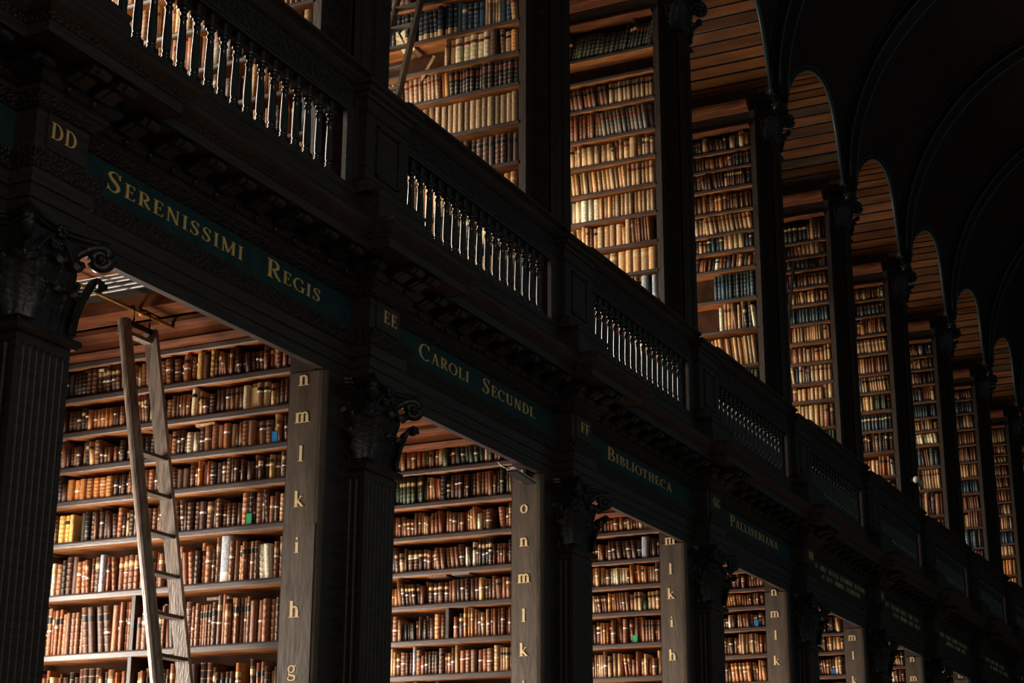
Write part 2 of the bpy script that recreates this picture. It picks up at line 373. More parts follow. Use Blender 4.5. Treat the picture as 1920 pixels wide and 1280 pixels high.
# inscription boards
INS = [([('SERENISSIMI', 6.989, 8.325), ('REGIS', 8.59, 9.235)], 'SERENISSIMI REGIS'),
       ([('CAROLI', 10.60, 11.40), ('SECUNDI.', 11.63, 12.62)], 'CAROLI SECUNDI.'),
       ([('BIBLIOTHECA', 14.16, 15.80)], 'BIBLIOTHECA'),
       ([('PALLISERIANA', 17.57, 19.26)], 'PALLISERIANA')]
for k in range(-1, N1):
    x0, x1 = 10.045+P*(k-1), 9.648+P*k
    lab = ('green painted frieze board lettered %s in gold' % INS[k][1]) if 0 <= k < 4 else 'green frieze board with faint gilt lines, %s board along from PALLISERIANA' % ordn(max(k-3, 1))
    if k == -1: lab = 'plain green frieze board at the near end beside plaque DD'
    t = thing('inscription_board', lab, 'inscription board', (x0, 6, 5.2), 'green inscription boards')
    b = MB(); b.box(0, x1-x0, -.010, .0, .012, .242); pn = b.build('panel', 'green', t)
    if 0 <= k < 4:
        for wd, a, c in INS[k][0]: word(pn, wd, a-x0, c-x0, -.0102, .092, .124, .088)
    elif k >= 4:
        rr = random.Random(k)
        for z in (.135, .035):
            x = .35
            while x < 2.6:
                wd = rr.uniform(.25, .7)
                for q in range(int(wd/.055)):
                    b = MB(); ww_ = rr.choice((.010, .016, .034)); b.box(x, x+ww_, -.013, -.009, z, z+.062)
                    if ww_ > .02: b.box(x+.012, x+ww_-.008, -.0135, -.0085, z+.012, z+.05)
                    b.build('letter', 'gold', pn); x += .055
                x += .1
PLQ = {-1: ('DD', 6.345, 6.545), 0: ('EE', 9.815, 10.0), 1: ('FF', 13.215, 13.395), 2: ('GG', 16.61, 16.80), 3: ('HH', 20.01, 20.19), 4: ('II', 23.44, 23.56)}
for n in range(N0, N1):
    xl = 9.643+P*n
    if n in PLQ:
        tx, a, c = PLQ[n]; t = thing('section_plaque', 'small dark oak plaque lettered %s in gold over the pilaster' % tx, 'plaque', (xl+.08, 5.845, 5.24), 'section plaques')
        b = MB(); b.box(0, .32, -.010, 0, .0, .20); pn = b.build('panel', 'darkh', t)
        word(pn, tx, a-xl-.08, c-xl-.08, -.0102, .065, .092, .092, False)

# ------------------------------------------------------------------ pilasters, lower
def leaf_mesh(W, H, out, curl):
    b = MB(); rows = []; back = []
    nv, nu = 13, 8
    for i in range(nv+1):
        v = i/nv
        wd = W*(.80+.30*math.sin(min(v*1.25, 1)*PI*.9))*(1 if v < .8 else math.sqrt(max(0, 1-((v-.8)/.2)**2))*.9+.06)
        wd *= 1+.13*math.cos(v*PI*9)
        if v < .72: z = H*v/.72*.93; o = .012+out*(v/.72)**2
        else:
            a = (v-.72)/.28*PI*curl; r = H*.11
            z = H*.93+r*math.sin(a); o = .012+out+r*(1-math.cos(a))
        r1 = []; r2 = []
        for j in range(nu+1):
            u = j/nu*2-1
            bulge = .020*(1-abs(u))+.010*math.cos(u*PI*3.0)*(.5+.5*v)
            r1.append((u*wd/2, -(o+bulge), z-abs(u)*.02*(1 if v < .72 else .4))); r2.append((u*wd/2*.96, -(o+bulge-.014), z-abs(u)*.02))
        rows.append(r1); back.append(r2)
    b.grid(rows, 0, None, True); b.grid([r[::-1] for r in back], 0, None, True)
    b.grid([rows[i][:1]+back[i][:1] for i in range(nv+1)]); b.grid([back[i][-1:]+rows[i][-1:] for i in range(nv+1)])
    o = b.build('leaf', 'cap'); me = o.data; bpy.data.objects.remove(o); return me
LF1 = leaf_mesh(.135, .22, .055, 1.05); LF2 = leaf_mesh(.14, .36, .075, 1.05); LFC = leaf_mesh(.20, .30, .075, 1.1)
def volute_mesh():
    b = MB(); pts = []; rs = []                       # arm curls along local +x then spirals down
    for k in range(9):
        t = k/8; pts.append((-.16+.20*t, 0, -.15+.17*math.sin(t*PI/2))); rs.append(.014+.010*t)
    for k in range(1, 27):
        a = PI/2-k/26*2*PI*1.6; r = .052*(1-k/26*.78)
        pts.append((.04+r*math.cos(a), 0, -.032+r*math.sin(a))); rs.append(.026*(1-k/26*.35))
    b.tube(pts, .02, 8, 0, rs)
    b.lathe([(.001, 0), (.02, .005), (.02, .06), (.001, .065)], 0, 0, 10)
    o = b.build('volute', 'cap')
    # turn the button of the scroll sideways
    me = o.data; nlast = 40
    for v in me.vertices[-nlast:]:
        x, y, z = v.co; v.co = (.04+x, z-.032, -.032+y)
    bpy.data.objects.remove(o); return me
VOL = volute_mesh()
def shaft_mesh(w_, d, z0, z1, nf, ns):
    b = MB(); m = .03
    def face(L, nfl, f):
        pitch = (L-2*m)/nfl; r = pitch*.40
        us = [0, m*.5]
        for q in range(nfl):
            c = m+pitch*(q+.5); us += [c-r]+[c-r*math.cos(PI*j/8) for j in range(1, 8)]+[c+r]
        us += [L-m*.5, L]; us = sorted(set(us))
        zt = z1-.05; zs = [z0, zt-r]+[zt-r+r*math.sin(PI/2*j/5) for j in range(1, 6)]+[z1]
        rows = []
        for z in zs:
            row = []
            for u in us:
                dep = 0
                for q in range(nfl):
                    c = m+pitch*(q+.5); e = (u-c)/r
                    ez = max(0, (z-(zt-r))/r)
                    s2 = 1-e*e-ez*ez
                    if s2 > 0: dep = max(dep, r*.62*math.sqrt(s2))
                row.append(f(u, z, dep))
            rows.append(row)
        b.grid(rows)
    face(w_, nf, lambda u, z, e: (u, e, z))
    face(d, ns, lambda u, z, e: (e, d-u, z))
    face(d, ns, lambda u, z, e: (w_-e, u, z))
    o = b.build('shaft', 'dark'); me = o.data; bpy.data.objects.remove(o); return me
SH = shaft_mesh(.407, .155, .45, 4.22, 7, 2)
def mold_box(b, x0, x1, y0, y1, prof):   # prof (p,z) wraps front and sides
    rows = [[(x0-p, y1, z), (x0-p, y0-p, z), (x1+p, y0-p, z), (x1+p, y1, z)] for p, z in prof]
    b.grid(rows)
    b.f.append(tuple(range(len(b.v)-4, len(b.v)))); b.mi.append(0); b.c.append(None); b.sm.append(False)
    i = len(b.v)-4*len(rows); b.f.append((i+3, i+2, i+1, i)); b.mi.append(0); b.c.append(None); b.sm.append(False)
WHO = {-1: 'at the near end below plaque DD', 0: 'below plaque EE, right of the ladder bookcase', 1: 'below plaque FF', 2: 'below plaque GG', 3: 'below plaque HH'}
def who(n): return WHO.get(n, '%s along from plaque HH' % ordn(max(n-3, 1)))
def gwho(n):
    return {-1: 'above plaque DD', 0: 'above plaque EE', 1: 'above plaque FF', 2: 'above plaque GG', 3: 'above plaque HH'}.get(n, '%s along from the one above plaque HH' % ordn(max(n-3, 1)))
for n in range(N0, N1):
    xl = 9.643+P*n
    t = thing('pilaster', 'fluted oak pilaster with leafy capital, %s' % who(n), 'pilaster', (xl, 5.845, 0), 'lower fluted pilasters')
    inst('shaft', SH, t)
    b = MB(); mold_box(b, 0, .407, 0, .17, [(.0, 0), (.06, 0), (.06, .2), (.05, .22), (.05, .3), (.03, .34), (.035, .38), (.0, .45)]); b.build('base', 'dark', t)
    b = MB(); mold_box(b, 0, .407, 0, .17, [(-.01, 4.215), (.02, 4.22), (.036, 4.235), (.043, 4.253), (.036, 4.268), (.01, 4.275), (-.02, 4.28)]); b.build('neck_ring', 'dark', t)
    cp = MB(); mold_box(cp, .02, .387, .02, .17, [(0, 4.27), (0, 4.6), (.02, 4.7), (.05, 4.79)])
    cap = cp.build('capital', 'cap', t); cap['label'] = 'carved leafy capital'
    for j in range(3): inst('leaf', LF1, cap, (.075+j*.13, .02, 4.275))
    for j in range(2): inst('leaf', LF2, cap, (.14+j*.13, .02, 4.275))
    for s, xx in ((-1, .0), (1, .407)):
        inst('leaf', LFC, cap, (xx-s*.01, .01, 4.30), (0, 0, s*PI/4))
        inst('leaf', LF1, cap, (.02 if s < 0 else .387, .10, 4.275), (0, 0, s*PI/2))
        inst('leaf', LF2, cap, (.02 if s < 0 else .387, .13, 4.275), (0, 0, s*PI/2))
        inst('volute', VOL, cap, (xx+s*.045, -.045, 4.775), (0, 0, -PI/4 if s > 0 else PI+PI/4), (1.25, 1.25, 1.25))
    for s in (-1, 1): inst('volute', VOL, cap, (.2035+s*.045, -.03, 4.765), (0, 0, 0 if s < 0 else PI), (.6, .6, .7))
    # abacus with concave front and a flower
    b = MB(); A = .128
    def aba(e, z):
        r = []
        for j in range(9): u = j/8; r.append((-A+e+u*(.407+2*A-2*e), -A+e+.09*math.sin(PI*u), z))
        return [(-A+e, .17, z), (-A+e+.05, .08, z)]+r+[(.407+A-e-.05, .08, z), (.407+A-e, .17, z)]
    b.grid([aba(.05, 4.785), aba(.04, 4.80), aba(.015, 4.812), aba(.015, 4.825), aba(0, 4.832), aba(0, 4.848)], 0, None, False, False, True)
    b.build('abacus', 'cap', cap)
    b = MB()
    for q in range(6):
        a = q*PI/3; b.lathe([(.001, -.02), (.018, -.012), (.02, 0), (.012, .012), (.001, .016)], .2035+.024*math.cos(a), 4.80+.024*math.sin(a), 8)
    b.lathe([(.001, -.03), (.012, -.02), (.012, 0), (.001, .01)], .2035, 4.80, 8)
    b.v = [(x, -.055+z, y) for x, y, z in b.v]; b.build('rosette', 'cap', cap)

# ------------------------------------------------------------------ balustrade and pedestals
bb = MB()
def sq(b, r, z0, z1, ch=.35):
    pr = [(-1, -1+ch), (-1+ch, -1), (1-ch, -1), (1, -1+ch), (1, 1-ch), (1-ch, 1), (-1+ch, 1), (-1, 1-ch)]
    b.grid([[(x*r*s, y*r*s, z) for x, y in pr] for s, z in ((.92, z0), (1, z0+.008), (1, z1-.008), (.92, z1))], 0, None, False, True, True)
sq(bb, .038, 6.19, 6.262); sq(bb, .040, 6.672, 6.76)
bb.lathe([(0.0252, 6.258), (0.0302, 6.266), (0.0311, 6.276), (0.0244, 6.283), (0.0286, 6.292), (0.0286, 6.300), (0.0244, 6.306), (0.0281, 6.33), (0.0281, 6.42), (0.0244, 6.52), (0.0202, 6.592), (0.0252, 6.598), (0.0277, 6.605), (0.0252, 6.613), (0.0193, 6.618), (0.0185, 6.638), (0.0252, 6.646), (0.0311, 6.656), (0.0336, 6.668), (0.0302, 6.676)], 0, 0, 16)
bo = bb.build('baluster', 'balu'); BAL = bo.data; bpy.data.objects.remove(bo)
for n in range(N0-1, N1):
    xa, xb = 10.10+P*n, 12.93+P*n
    nm = {-2: 'at the nearest end of the gallery', -1: 'above SERENISSIMI REGIS', 0: 'above CAROLI SECUNDI', 1: 'above BIBLIOTHECA', 2: 'above PALLISERIANA'}.get(n, '%s span beyond PALLISERIANA' % ordn(max(1, n-2)))
    t = thing('balustrade', 'dark polished balustrade of turned balusters under carved rail, %s' % nm, 'balustrade', (xa, 5.96, 6.19), 'gallery balustrades')
    L = xb-xa
    for j in range(18): inst('baluster', BAL, t, (.135+j*.1405, 0, -6.19))
    b = MB()
    rl = [(.05, .57), (-.05, .57), (-.055, .585), (-.062, .59), (-.066, .60), (-.05, .61)]
    b.prism_x(rl+[(.05, .61)], 0, L); b.build('bottom_rail_moulding', 'darkh', t)
    b = MB(); b.box(0, L, -.05, .05, .605, .80); b.build('carved_rail', 'carved', t)
    b = MB(); b.prism_x([(.06, .795), (-.055, .795), (-.075, .81), (-.095, .835), (-.11, .86), (-.13, .875), (-.15, .885), (-.15, .91), (-.12, .925), (.08, .93)], 0, L); b.build('handrail', 'darkh', t)
    b = MB(); b.box(0, .055, -.05, .0, 0, .58); b.build('end_post', 'dark', t)
    b = MB(); b.box(L-.17, L, -.055, -.02, 0, .58); b.box(L-.05, L, -.02, .06, 0, .58); b.build('end_post', 'dark', t)
for n in range(N0, N1):
    xl = 9.53+P*n
    t = thing('pedestal', 'dark panelled gallery pedestal with moulded cap, %s' % gwho(n), 'pedestal', (xl, 5.85, 6.18), 'gallery pedestals')
    W = .60
    b = MB(); mold_box(b, 0, W, 0, .25, [(0, -.02), (.075, -.02), (.075, .06), (.06, .065), (.05, .09), (.02, .10), (.0, .115), (0, .62), (.01, .625), (.02, .64), (.0, .65), (0, .74)]); b.build('body', 'dark', t)
    b = MB(); mold_box(b, 0, W, 0, .25, [(0, .735), (.015, .74), (.02, .76), (.05, .78), (.06, .80), (.085, .815), (.085, .845), (.06, .855)]); b.build('cap', 'darkh', t)
    b = MB(); x0, x1, z0, z1 = .14, W-.14, .17, .57
    for (a, c, d, e) in ((x0, x1, z1-.02, z1), (x0, x1, z0, z0+.02), (x0, x0+.02, z0, z1), (x1-.02, x1, z0, z1)): b.box(a, c, -.014, .0, d, e)
    b.box(x0+.03, x1-.03, -.006, 0, z0+.03, z1-.03); b.build('panel', 'dark', t)

# ------------------------------------------------------------------ upper pilasters
for n in range(N0, N1):
    xl = 9.55+P*n
    t = thing('gallery_pilaster', 'tall plain gallery pilaster, %s' % gwho(n), 'pilaster', (xl, 6.0, 5.9), 'gallery pilasters')
    W, D = .41, .20
    b = MB(); b.box(.012, W-.012, .012, D, 1.0, 4.75)
    for (a, c) in ((0, .10), (W-.10, W)): b.box(a, c, 0, .014, 1.2, 4.75)
    b.box(.10, W-.10, 0, .014, 1.2, 1.3); b.box(.10, W-.10, 0, .014, 4.6, 4.75)
    for (a, c) in ((.115, .13), (W-.13, W-.115)): b.box(a, c, .002, .014, 1.31, 4.59)
    for (a, c) in ((0, .05), (D-.05, D)): b.box(0, .014, a, c, 1.2, 4.75)
    b.build('shaft', 'dark', t)
    b = MB(); mold_box(b, 0, W, 0, D, [(0, .27), (.10, .27), (.10, .98), (.09, 1.0), (.075, 1.03), (.05, 1.06), (.055, 1.09), (.02, 1.12), (.02, 1.15), (0, 1.17), (0, 1.2)]); b.build('base', 'dark', t)
    cp = MB(); mold_box(cp, .02, W-.02, .02, D, [(0, 4.7), (0, 5.1), (.03, 5.3), (.06, 5.38)])
    cap = cp.build('capital', 'cap', t)
    b = MB(); mold_box(b, 0, W, 0, D, [(-.02, 4.70), (.03, 4.72), (.035, 4.74), (0, 4.755)]); b.build('neck_ring', 'dark', cap)
    for j in range(3): inst('leaf', LF1, cap, (.075+j*.13, .02, 4.76))
    for j in range(2): inst('leaf', LF2, cap, (.14+j*.13, .02, 4.78))
    for s, xx in ((-1, 0), (1, W)):
        inst('leaf', LFC, cap, (xx-s*.01, .01, 4.82), (0, 0, s*PI/4))
        inst('leaf', LF2, cap, (.02 if s < 0 else W-.02, .12, 4.78), (0, 0, s*PI/2))
        inst('volute', VOL, cap, (xx+s*.05, -.05, 5.33), (0, 0, -PI/4 if s > 0 else PI+PI/4), (1.5, 1.5, 1.5))
    b = MB(); mold_box(b, 0, W, 0, .42, [(-.02, 5.32), (.05, 5.33), (.10, 5.35), (.10, 5.42), (.11, 5.44), (.06, 5.448)]); b.build('abacus', 'carved', cap)

# ------------------------------------------------------------------ side vaults and the main barrel vault
YC, ZC, RV = 2.35, 11.5, 3.60
def ysurf(z): return YC+math.sqrt(max(0, RV*RV-(z-ZC)**2))
HA, HB, ZS = 1.36, 1.06, 11.35
def zarch(dx):
    e = abs(dx)/HA
    return ZS+HB*(1-e**2.1)**.62 if e < 1 else ZS
def apt(a, off=0):          # point on the side arch: offset from the bay centre, height
    c = math.cos(a); return -(HA+off)*c, ZS+(HB+off)*max(0, 1-abs(c)**2.1)**.62
vb = MB()
for k in range(0, 11):
    xc = 8.055+P*k                                   # bay centre between pilasters
    xs = [xc-1.7, xc-HA]+[xc-HA*math.cos(PI*j/28) for j in range(1, 28)]+[xc+HA, xc+1.7]
    rows = []
    for x in xs:
        th0 = math.asin((zarch(x-xc)-ZC)/RV)
        rows.append([(x, YC+RV*math.cos(th0+(PI-th0)*q/40), ZC+RV*math.sin(th0+(PI-th0)*q/40)) for q in range(41)])
    vb.grid(rows, 0, None, True)
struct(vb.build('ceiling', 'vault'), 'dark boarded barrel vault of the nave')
rng = random.Random(3)
for k in range(0, 11):
    xc = 8.055+P*k; b = MB()
    nb = 25
    for j in range(nb):
        a0, a1 = PI*(j+.07)/nb, PI*(j+.90)/nb
        g = rng.uniform(.55, 1.25); c = (.21*g, .078*g, .026*g)
        if rng.random() < .12: c = (.10, .060, .035)
        p = [(xc+apt(a)[0], apt(a)[1]) for a in (a0, a1)]
        y0 = [ysurf(z)-.0 for x, z in p]
        b.quad((p[0][0], y0[0], p[0][1]), (p[1][0], y0[1], p[1][1]), (p[1][0], 8.74, p[1][1]), (p[0][0], 8.74, p[0][1]), 0, c)
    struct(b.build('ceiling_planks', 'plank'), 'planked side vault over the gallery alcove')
    b = MB(); b.grid([[(xc+apt(PI*j/24, .02)[0], ysurf(apt(PI*j/24)[1])+.01, apt(PI*j/24, .02)[1]) for j in range(25)], [(xc+apt(PI*j/24, .02)[0], 8.75, apt(PI*j/24, .02)[1]) for j in range(25)]])
    struct(b.build('ceiling_backing', 'rib'))
    # moulding round the arch mouth
    b = MB()
    for off, r in ((.0, .022), (.055, .018)):
        pts = []
        for j in range(33):
            a = PI*j/32; dx_, z = apt(a, off); pts.append((xc+dx_, ysurf(z)-.012, z))
        b.tube(pts, r, 6)
    for s in (-1, 1): b.box(xc+s*(HA+.028)-.03, xc+s*(HA+.028)+.03, 5.93, 6.0, ZS-.02, ZS+.03)
    struct(b.build('trim_arch', 'ribm'), 'grey moulded edge of the side vault')
for n in range(N0, N1):
    xc = 9.755+P*n; b = MB()
    for q in range(48):
        a0, a1 = PI*q/48, PI*(q+1)/48
        def pt(x, r, a): return (x, YC+r*math.cos(a), ZC+r*math.sin(a))
        w_ = .19; r0, r1 = RV-.10, RV+.02
        b.quad(pt(xc-w_, r0, a0), pt(xc+w_, r0, a0), pt(xc+w_, r0, a1), pt(xc-w_, r0, a1))
        b.quad(pt(xc-w_, r1, a0), pt(xc-w_, r0, a0), pt(xc-w_, r0, a1), pt(xc-w_, r1, a1))
        b.quad(pt(xc+w_, r0, a0), pt(xc+w_, r1, a0), pt(xc+w_, r1, a1), pt(xc+w_, r0, a1))
    for s in (-1, 1):
        b.tube([(xc+s*.19, YC+(RV-.10)*math.cos(PI*q/48), ZC+(RV-.10)*math.sin(PI*q/48)) for q in range(49)], .018, 6, 1)
        b.tube([(xc+s*.27, YC+(RV-.02)*math.cos(PI*q/48), ZC+(RV-.02)*math.sin(PI*q/48)) for q in range(49)], .02, 6, 0)
    # pier between the springing of the arches
    b.box(xc-.21, xc+.21, 5.86, 6.5, 11.42, 12.1)
    struct(b.build('trim_rib', ['rib', 'ribm']), 'dark curved rib of the nave vault')

# ------------------------------------------------------------------ bookcases
LOW = {0: [5.17, 4.91, 4.65, 4.39, 4.145, 3.845, 3.475, 3.06, 2.64, 2.2, 1.75, 1.3, .8, .3],
       1: [5.0, 4.705, 4.415, 4.11, 3.82, 3.52, 3.227, 2.93, 2.6, 2.2, 1.75, 1.3, .8, .3],
       2: [5.02, 4.725, 4.465, 4.19, 3.873, 3.54, 3.17, 2.8, 2.4, 2.0, 1.6, 1.2, .8, .3],
       3: [5.15, 4.92, 4.705, 4.455, 4.14, 3.82, 3.45, 3.1, 2.7, 2.3, 1.9, 1.4, .9, .3],
       4: [5.1, 4.81, 4.56, 4.245, 3.95, 3.6, 3.2, 2.8, 2.4, 1.9, 1.4, .9, .3]}
UPP = {0: [10.4, 10.0, 9.6, 9.2, 8.8, 8.4, 8.04, 7.69, 7.345, 7.004, 6.648, 6.3],
       1: [10.45, 10.05, 9.56, 9.167, 8.846, 8.525, 8.141, 7.748, 7.37, 7.0, 6.65, 6.3],
       2: [10.485, 10.2, 9.857, 9.482, 9.163, 8.826, 8.497, 8.161, 7.827, 7.497, 7.12, 6.75, 6.35],
       3: [10.62, 10.375, 10.1, 9.78, 9.48, 9.24, 8.99, 8.58, 8.17, 7.70, 7.35, 7.0, 6.6, 6.3],
       4: [10.52, 10.29, 10.09, 9.82, 9.56, 9.266, 8.983, 8.67, 8.369, 8.105, 7.70, 7.35, 6.95, 6.5],
       5: [10.66, 10.38, 10.06, 9.74, 9.4, 9.09, 8.78, 8.45, 8.1, 7.7, 7.3, 6.9, 6.4]}
def lowrows(n): return LOW.get(n, LOW[[0, 2, 3, 1][n % 4]] if n >= 0 else LOW[3])
def uprows(n): return UPP.get(n, UPP[[3, 5, 4][n % 3]] if n >= 0 else UPP[3])
LET = {0: [('o', 5.03), ('n', 4.747), ('m', 4.49), ('l', 4.225), ('k', 3.92), ('i', 3.615), ('h', 3.196), ('g', 2.82), ('f', 2.4)],
       1: [('p', 4.815), ('o', 4.516), ('n', 4.235), ('m', 3.93), ('l', 3.61), ('k', 3.33), ('i', 3.03)],
       2: [('m', 4.83), ('l', 4.53), ('k', 4.28), ('i', 4.00), ('h', 3.67), ('g', 3.3)],
       3: [('n', 4.80), ('m', 4.545), ('l', 4.285), ('k', 3.99), ('i', 3.65)],
       4: [('m', 4.68), ('l', 4.43), ('k', 4.1)], 5: [('n', 4.77), ('m', 4.48), ('l', 4.2)], 6: [('n', 4.87), ('m', 4.6)]}
LNAME = {0: 'behind the ladder, below SERENISSIMI REGIS', 1: 'below CAROLI SECUNDI', 2: 'below BIBLIOTHECA', 3: 'below PALLISERIANA'}
UNAME = {0: 'above SERENISSIMI REGIS', 1: 'above CAROLI SECUNDI', 2: 'above BIBLIOTHECA', 3: 'above PALLISERIANA'}
def far(n): return '%s bay beyond PALLISERIANA' % ordn(max(1, n-3))
def yend(n): return 8.70 if n < 3 else 8.0
for n in range(N0, N1):
    xf = 9.33+P*n
    # lower
    t = thing('bookcase', 'tall oak lower bookcase of leather books, %s' % (LNAME.get(n) or ('at the near end behind the fluted pilaster' if n < 0 else far(n))), 'bookcase', (xf, 6.25, 0), 'lower bookcases')
    b = MB(); b.box(.22, .82, -.01, 2.45, 0, 5.36); b.build('back_panel', 'stallin', t)
    if n >= 0:
        b = MB(); b.box(-.03, .95, -.27, -.0, 0, 4.845); b.box(-.03, .95, -.20, -.0, 4.845, 5.30)
        b.build('end_panel', 'stall', t)
        b = MB(); b.box(.0, .315, -.278, -.268, 0, 4.845); b.build('front_panel', 'dark', t)
        b = MB(); b.grid([[(-.032, -.012, z), (-.036, -.018, z), (-.036, -.235, z), (-.032, -.262, z), (-.018, -.284, z), (0.0, -.290, z)] for z in (0, 4.84)], 0, None, False)
        b.box(-.0355, -.03, -.24, -.012, 0, 4.84)
        lb = b.build('letter_board', 'board', t); lb['label'] = 'dark end board with cream shelf letters'
        if n == 0:
            b = MB(); b.box(-.0375, -.034, -.25, -.012, 0, 3.80); b.build('lower_panel', 'board', lb)
        if n < 7:
            for c, z in LET.get(n, []):
                if c == 'f': continue
                b = MB(); sz = .107; wd = glyph(c)[1]*sz*1.0
                put_glyph(b, c, (-.0378, -.12+wd/2, z), (0, -1, 0), (0, 0, 1), (-1, 0, 0), sz, sz, .002); b.build('letter', 'cream', lb)
        for z in lowrows(n):
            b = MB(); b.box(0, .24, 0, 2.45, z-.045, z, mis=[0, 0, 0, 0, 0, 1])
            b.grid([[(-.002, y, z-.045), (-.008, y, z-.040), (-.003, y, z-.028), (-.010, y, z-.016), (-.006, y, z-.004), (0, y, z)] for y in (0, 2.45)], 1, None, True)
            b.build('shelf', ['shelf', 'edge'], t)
        b = MB(); b.prism_y([(0, 5.17), (-.04, 5.175), (-.06, 5.19), (-.07, 5.205), (-.06, 5.22), (-.06, 5.27), (-.07, 5.30), (-.09, 5.33), (-.09, 5.365), (.2, 5.365), (.2, 5.17)], 0, 2.45); b.build('cornice', 'ceil', t)
        if n == 0:
            for z0, z1 in ((3.06, 3.44), (2.64, 3.02), (2.2, 2.6)):
                b = MB(); b.box(.0, .24, 1.195, 1.225, z0, z1); b.build('divider', 'stall', t)
        if n == 1:
            b = MB(); b.box(.0, .24, .60, .63, 3.52, 3.78); b.build('divider', 'stall', t)
    # upper
    t = thing('gallery_bookcase', 'tall oak gallery bookcase with long rows of old books, %s' % (UNAME.get(n) or ('at the near end' if n < 0 else far(n))), 'bookcase', (xf, 6.21, 5.9), 'gallery bookcases')
    b = MB(); b.box(.22, .82, .0, 2.5, 0, 5.5); b.build('back_panel', 'stallin', t)
    if n >= 0:
        b = MB(); b.box(-.0, .95, -.07, .0, 0, 5.2); up = b.build('end_panel', 'stall', t)
        b = MB(); b.box(.21, .95, -.085, -.04, 0, 5.4); b.box(.015, .21, -.075, -.06, 0, 5.4); b.build('front_panel', 'dark', t)
        for z in uprows(n):
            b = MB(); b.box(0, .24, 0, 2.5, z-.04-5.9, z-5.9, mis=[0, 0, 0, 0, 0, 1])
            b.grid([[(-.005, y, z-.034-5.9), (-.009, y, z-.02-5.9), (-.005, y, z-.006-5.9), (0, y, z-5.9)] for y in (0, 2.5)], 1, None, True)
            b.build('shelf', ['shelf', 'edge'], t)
        b = MB(); b.prism_y([(0, 4.97), (-.03, 4.975), (-.045, 5.0), (-.03, 5.03), (0, 5.04), (.2, 5.04), (.2, 4.97)], 0, 2.5)
        b.prism_y([(0, 5.19), (-.03, 5.195), (-.05, 5.23), (-.08, 5.25), (-.10, 5.29), (-.10, 5.33), (.2, 5.34), (.2, 5.19)], 0, 2.5); b.build('cornice', 'ceil', t)
        b = MB(); b.box(.0, .22, 0, 2.5, 5.03, 5.20); b.box(0, .95, -.08, 2.5, 5.33, 5.5); b.build('frieze', 'dark', t)

# ------------------------------------------------------------------ books
DKB, BRN, RED, TAN, CRM, BLK, GRN, BLU, ORG, GRY = 'dark brown', 'brown', 'red-brown', 'tan', 'cream', 'black', 'green', 'blue', 'orange', 'grey'
CV = {DKB: (.085, .035, .020), BRN: (.23, .090, .040), RED: (.25, .082, .030), TAN: (.50, .29, .13), CRM: (.80, .66, .44), BLK: (.030, .024, .020),
      GRN: (.046, .064, .038), BLU: (.030, .058, .080), ORG: (.50, .19, .05), GRY: (.20, .16, .12)}
PAL_OLD = [(DKB, 30), (BRN, 34), (RED, 16), (TAN, 7), (BLK, 9), (ORG, 4), (CRM, 2)]
PAL = {  # (level, stall, row) -> palette, title style, uniform?
 'warm': [(BRN, 30), (RED, 18), (TAN, 22), (DKB, 14), (ORG, 10), (CRM, 4)],
 'greenish': [(GRN, 45), (DKB, 18), (BRN, 15), (TAN, 14), (BLK, 6)],
 'tanrow': [(TAN, 60), (BRN, 25), (CRM, 8), (ORG, 7)],
 'creamrow': [(CRM, 55), (TAN, 35), (BLK, 6), (BRN, 4)],
 'bluerow': [(BLU, 45), (TAN, 22), (BRN, 18), (BLK, 15)],
 'blues': [(BLU, 80), (TAN, 15), (BRN, 5)],
 'darkgilt': [(DKB, 30), (BLK, 25), (BRN, 25), (TAN, 20)],
 'greens': [(GRN, 70), (TAN, 15), (BLU, 15)],
 'mixed': [(TAN, 25), (BRN, 25), (BLK, 12), (BLU, 12), (GRN, 10), (RED, 10), (CRM, 6)],
 'darkspeck': [(DKB, 40), (GRY, 15), (BRN, 30), (BLK, 15)], 'greenred': [(GRN, 45), (BLK, 40), (BLU, 15)], 'blackish': [(BLK, 50), (GRN, 30), (DKB, 20)],
 'warmblack': [(ORG, 40), (TAN, 35), (BRN, 25)],
 'speck': [(BRN, 42), (DKB, 26), (TAN, 22), (GRY, 10)],
}
def pick(pal, r):
    s = sum(w_ for _, w_ in pal); v = r.random()*s
    for c, w_ in pal:
        v -= w_
        if v <= 0: return c
    return pal[0][0]
def style(lev, n, i, r):
    if lev == 0:
        if n == 0: return 'old'
        if n == 1: return ['greenish', 'greenish', 'warm', 'old', 'old', 'warm', 'warm'][i] if i < 7 else 'old'
        return r.choice(['old', 'warm', 'warm'])
    z = {0: ['mixed', 'tanrow', 'mixed', 'speck', 'warm', 'speck', 'speck', 'tanrow', 'speck', 'warm', 'mixed', 'tanrow'],
         1: ['mixed', 'darkgilt', 'darkgilt', 'bluerow', 'warm', 'greenred', 'speck', 'darkspeck', 'warm', 'mixed', 'warm', 'mixed'],
         2: ['blackish', 'mixed', 'warmblack', 'speck', 'tanrow', 'tanrow', 'creamrow', 'tanrow', 'tanrow', 'mixed', 'warm', 'warm', 'mixed'],
         3: ['darkgilt', 'darkgilt', 'darkgilt', 'warm', 'tanrow', 'bluerow', 'mixed', 'blues', 'mixed', 'greens', 'greens', 'mixed', 'warm', 'warm'],
         4: ['darkgilt', 'darkgilt', 'darkgilt', 'darkgilt', 'warm', 'blues', 'warm', 'tanrow', 'mixed', 'tanrow', 'tanrow', 'greens', 'warm', 'warm']}.get(n)
    if z and i < len(z): return z[i]
    return r.choice(['warm', 'mixed', 'tanrow', 'blues', 'darkgilt', 'speck'])
BOOKS = []     # dicts
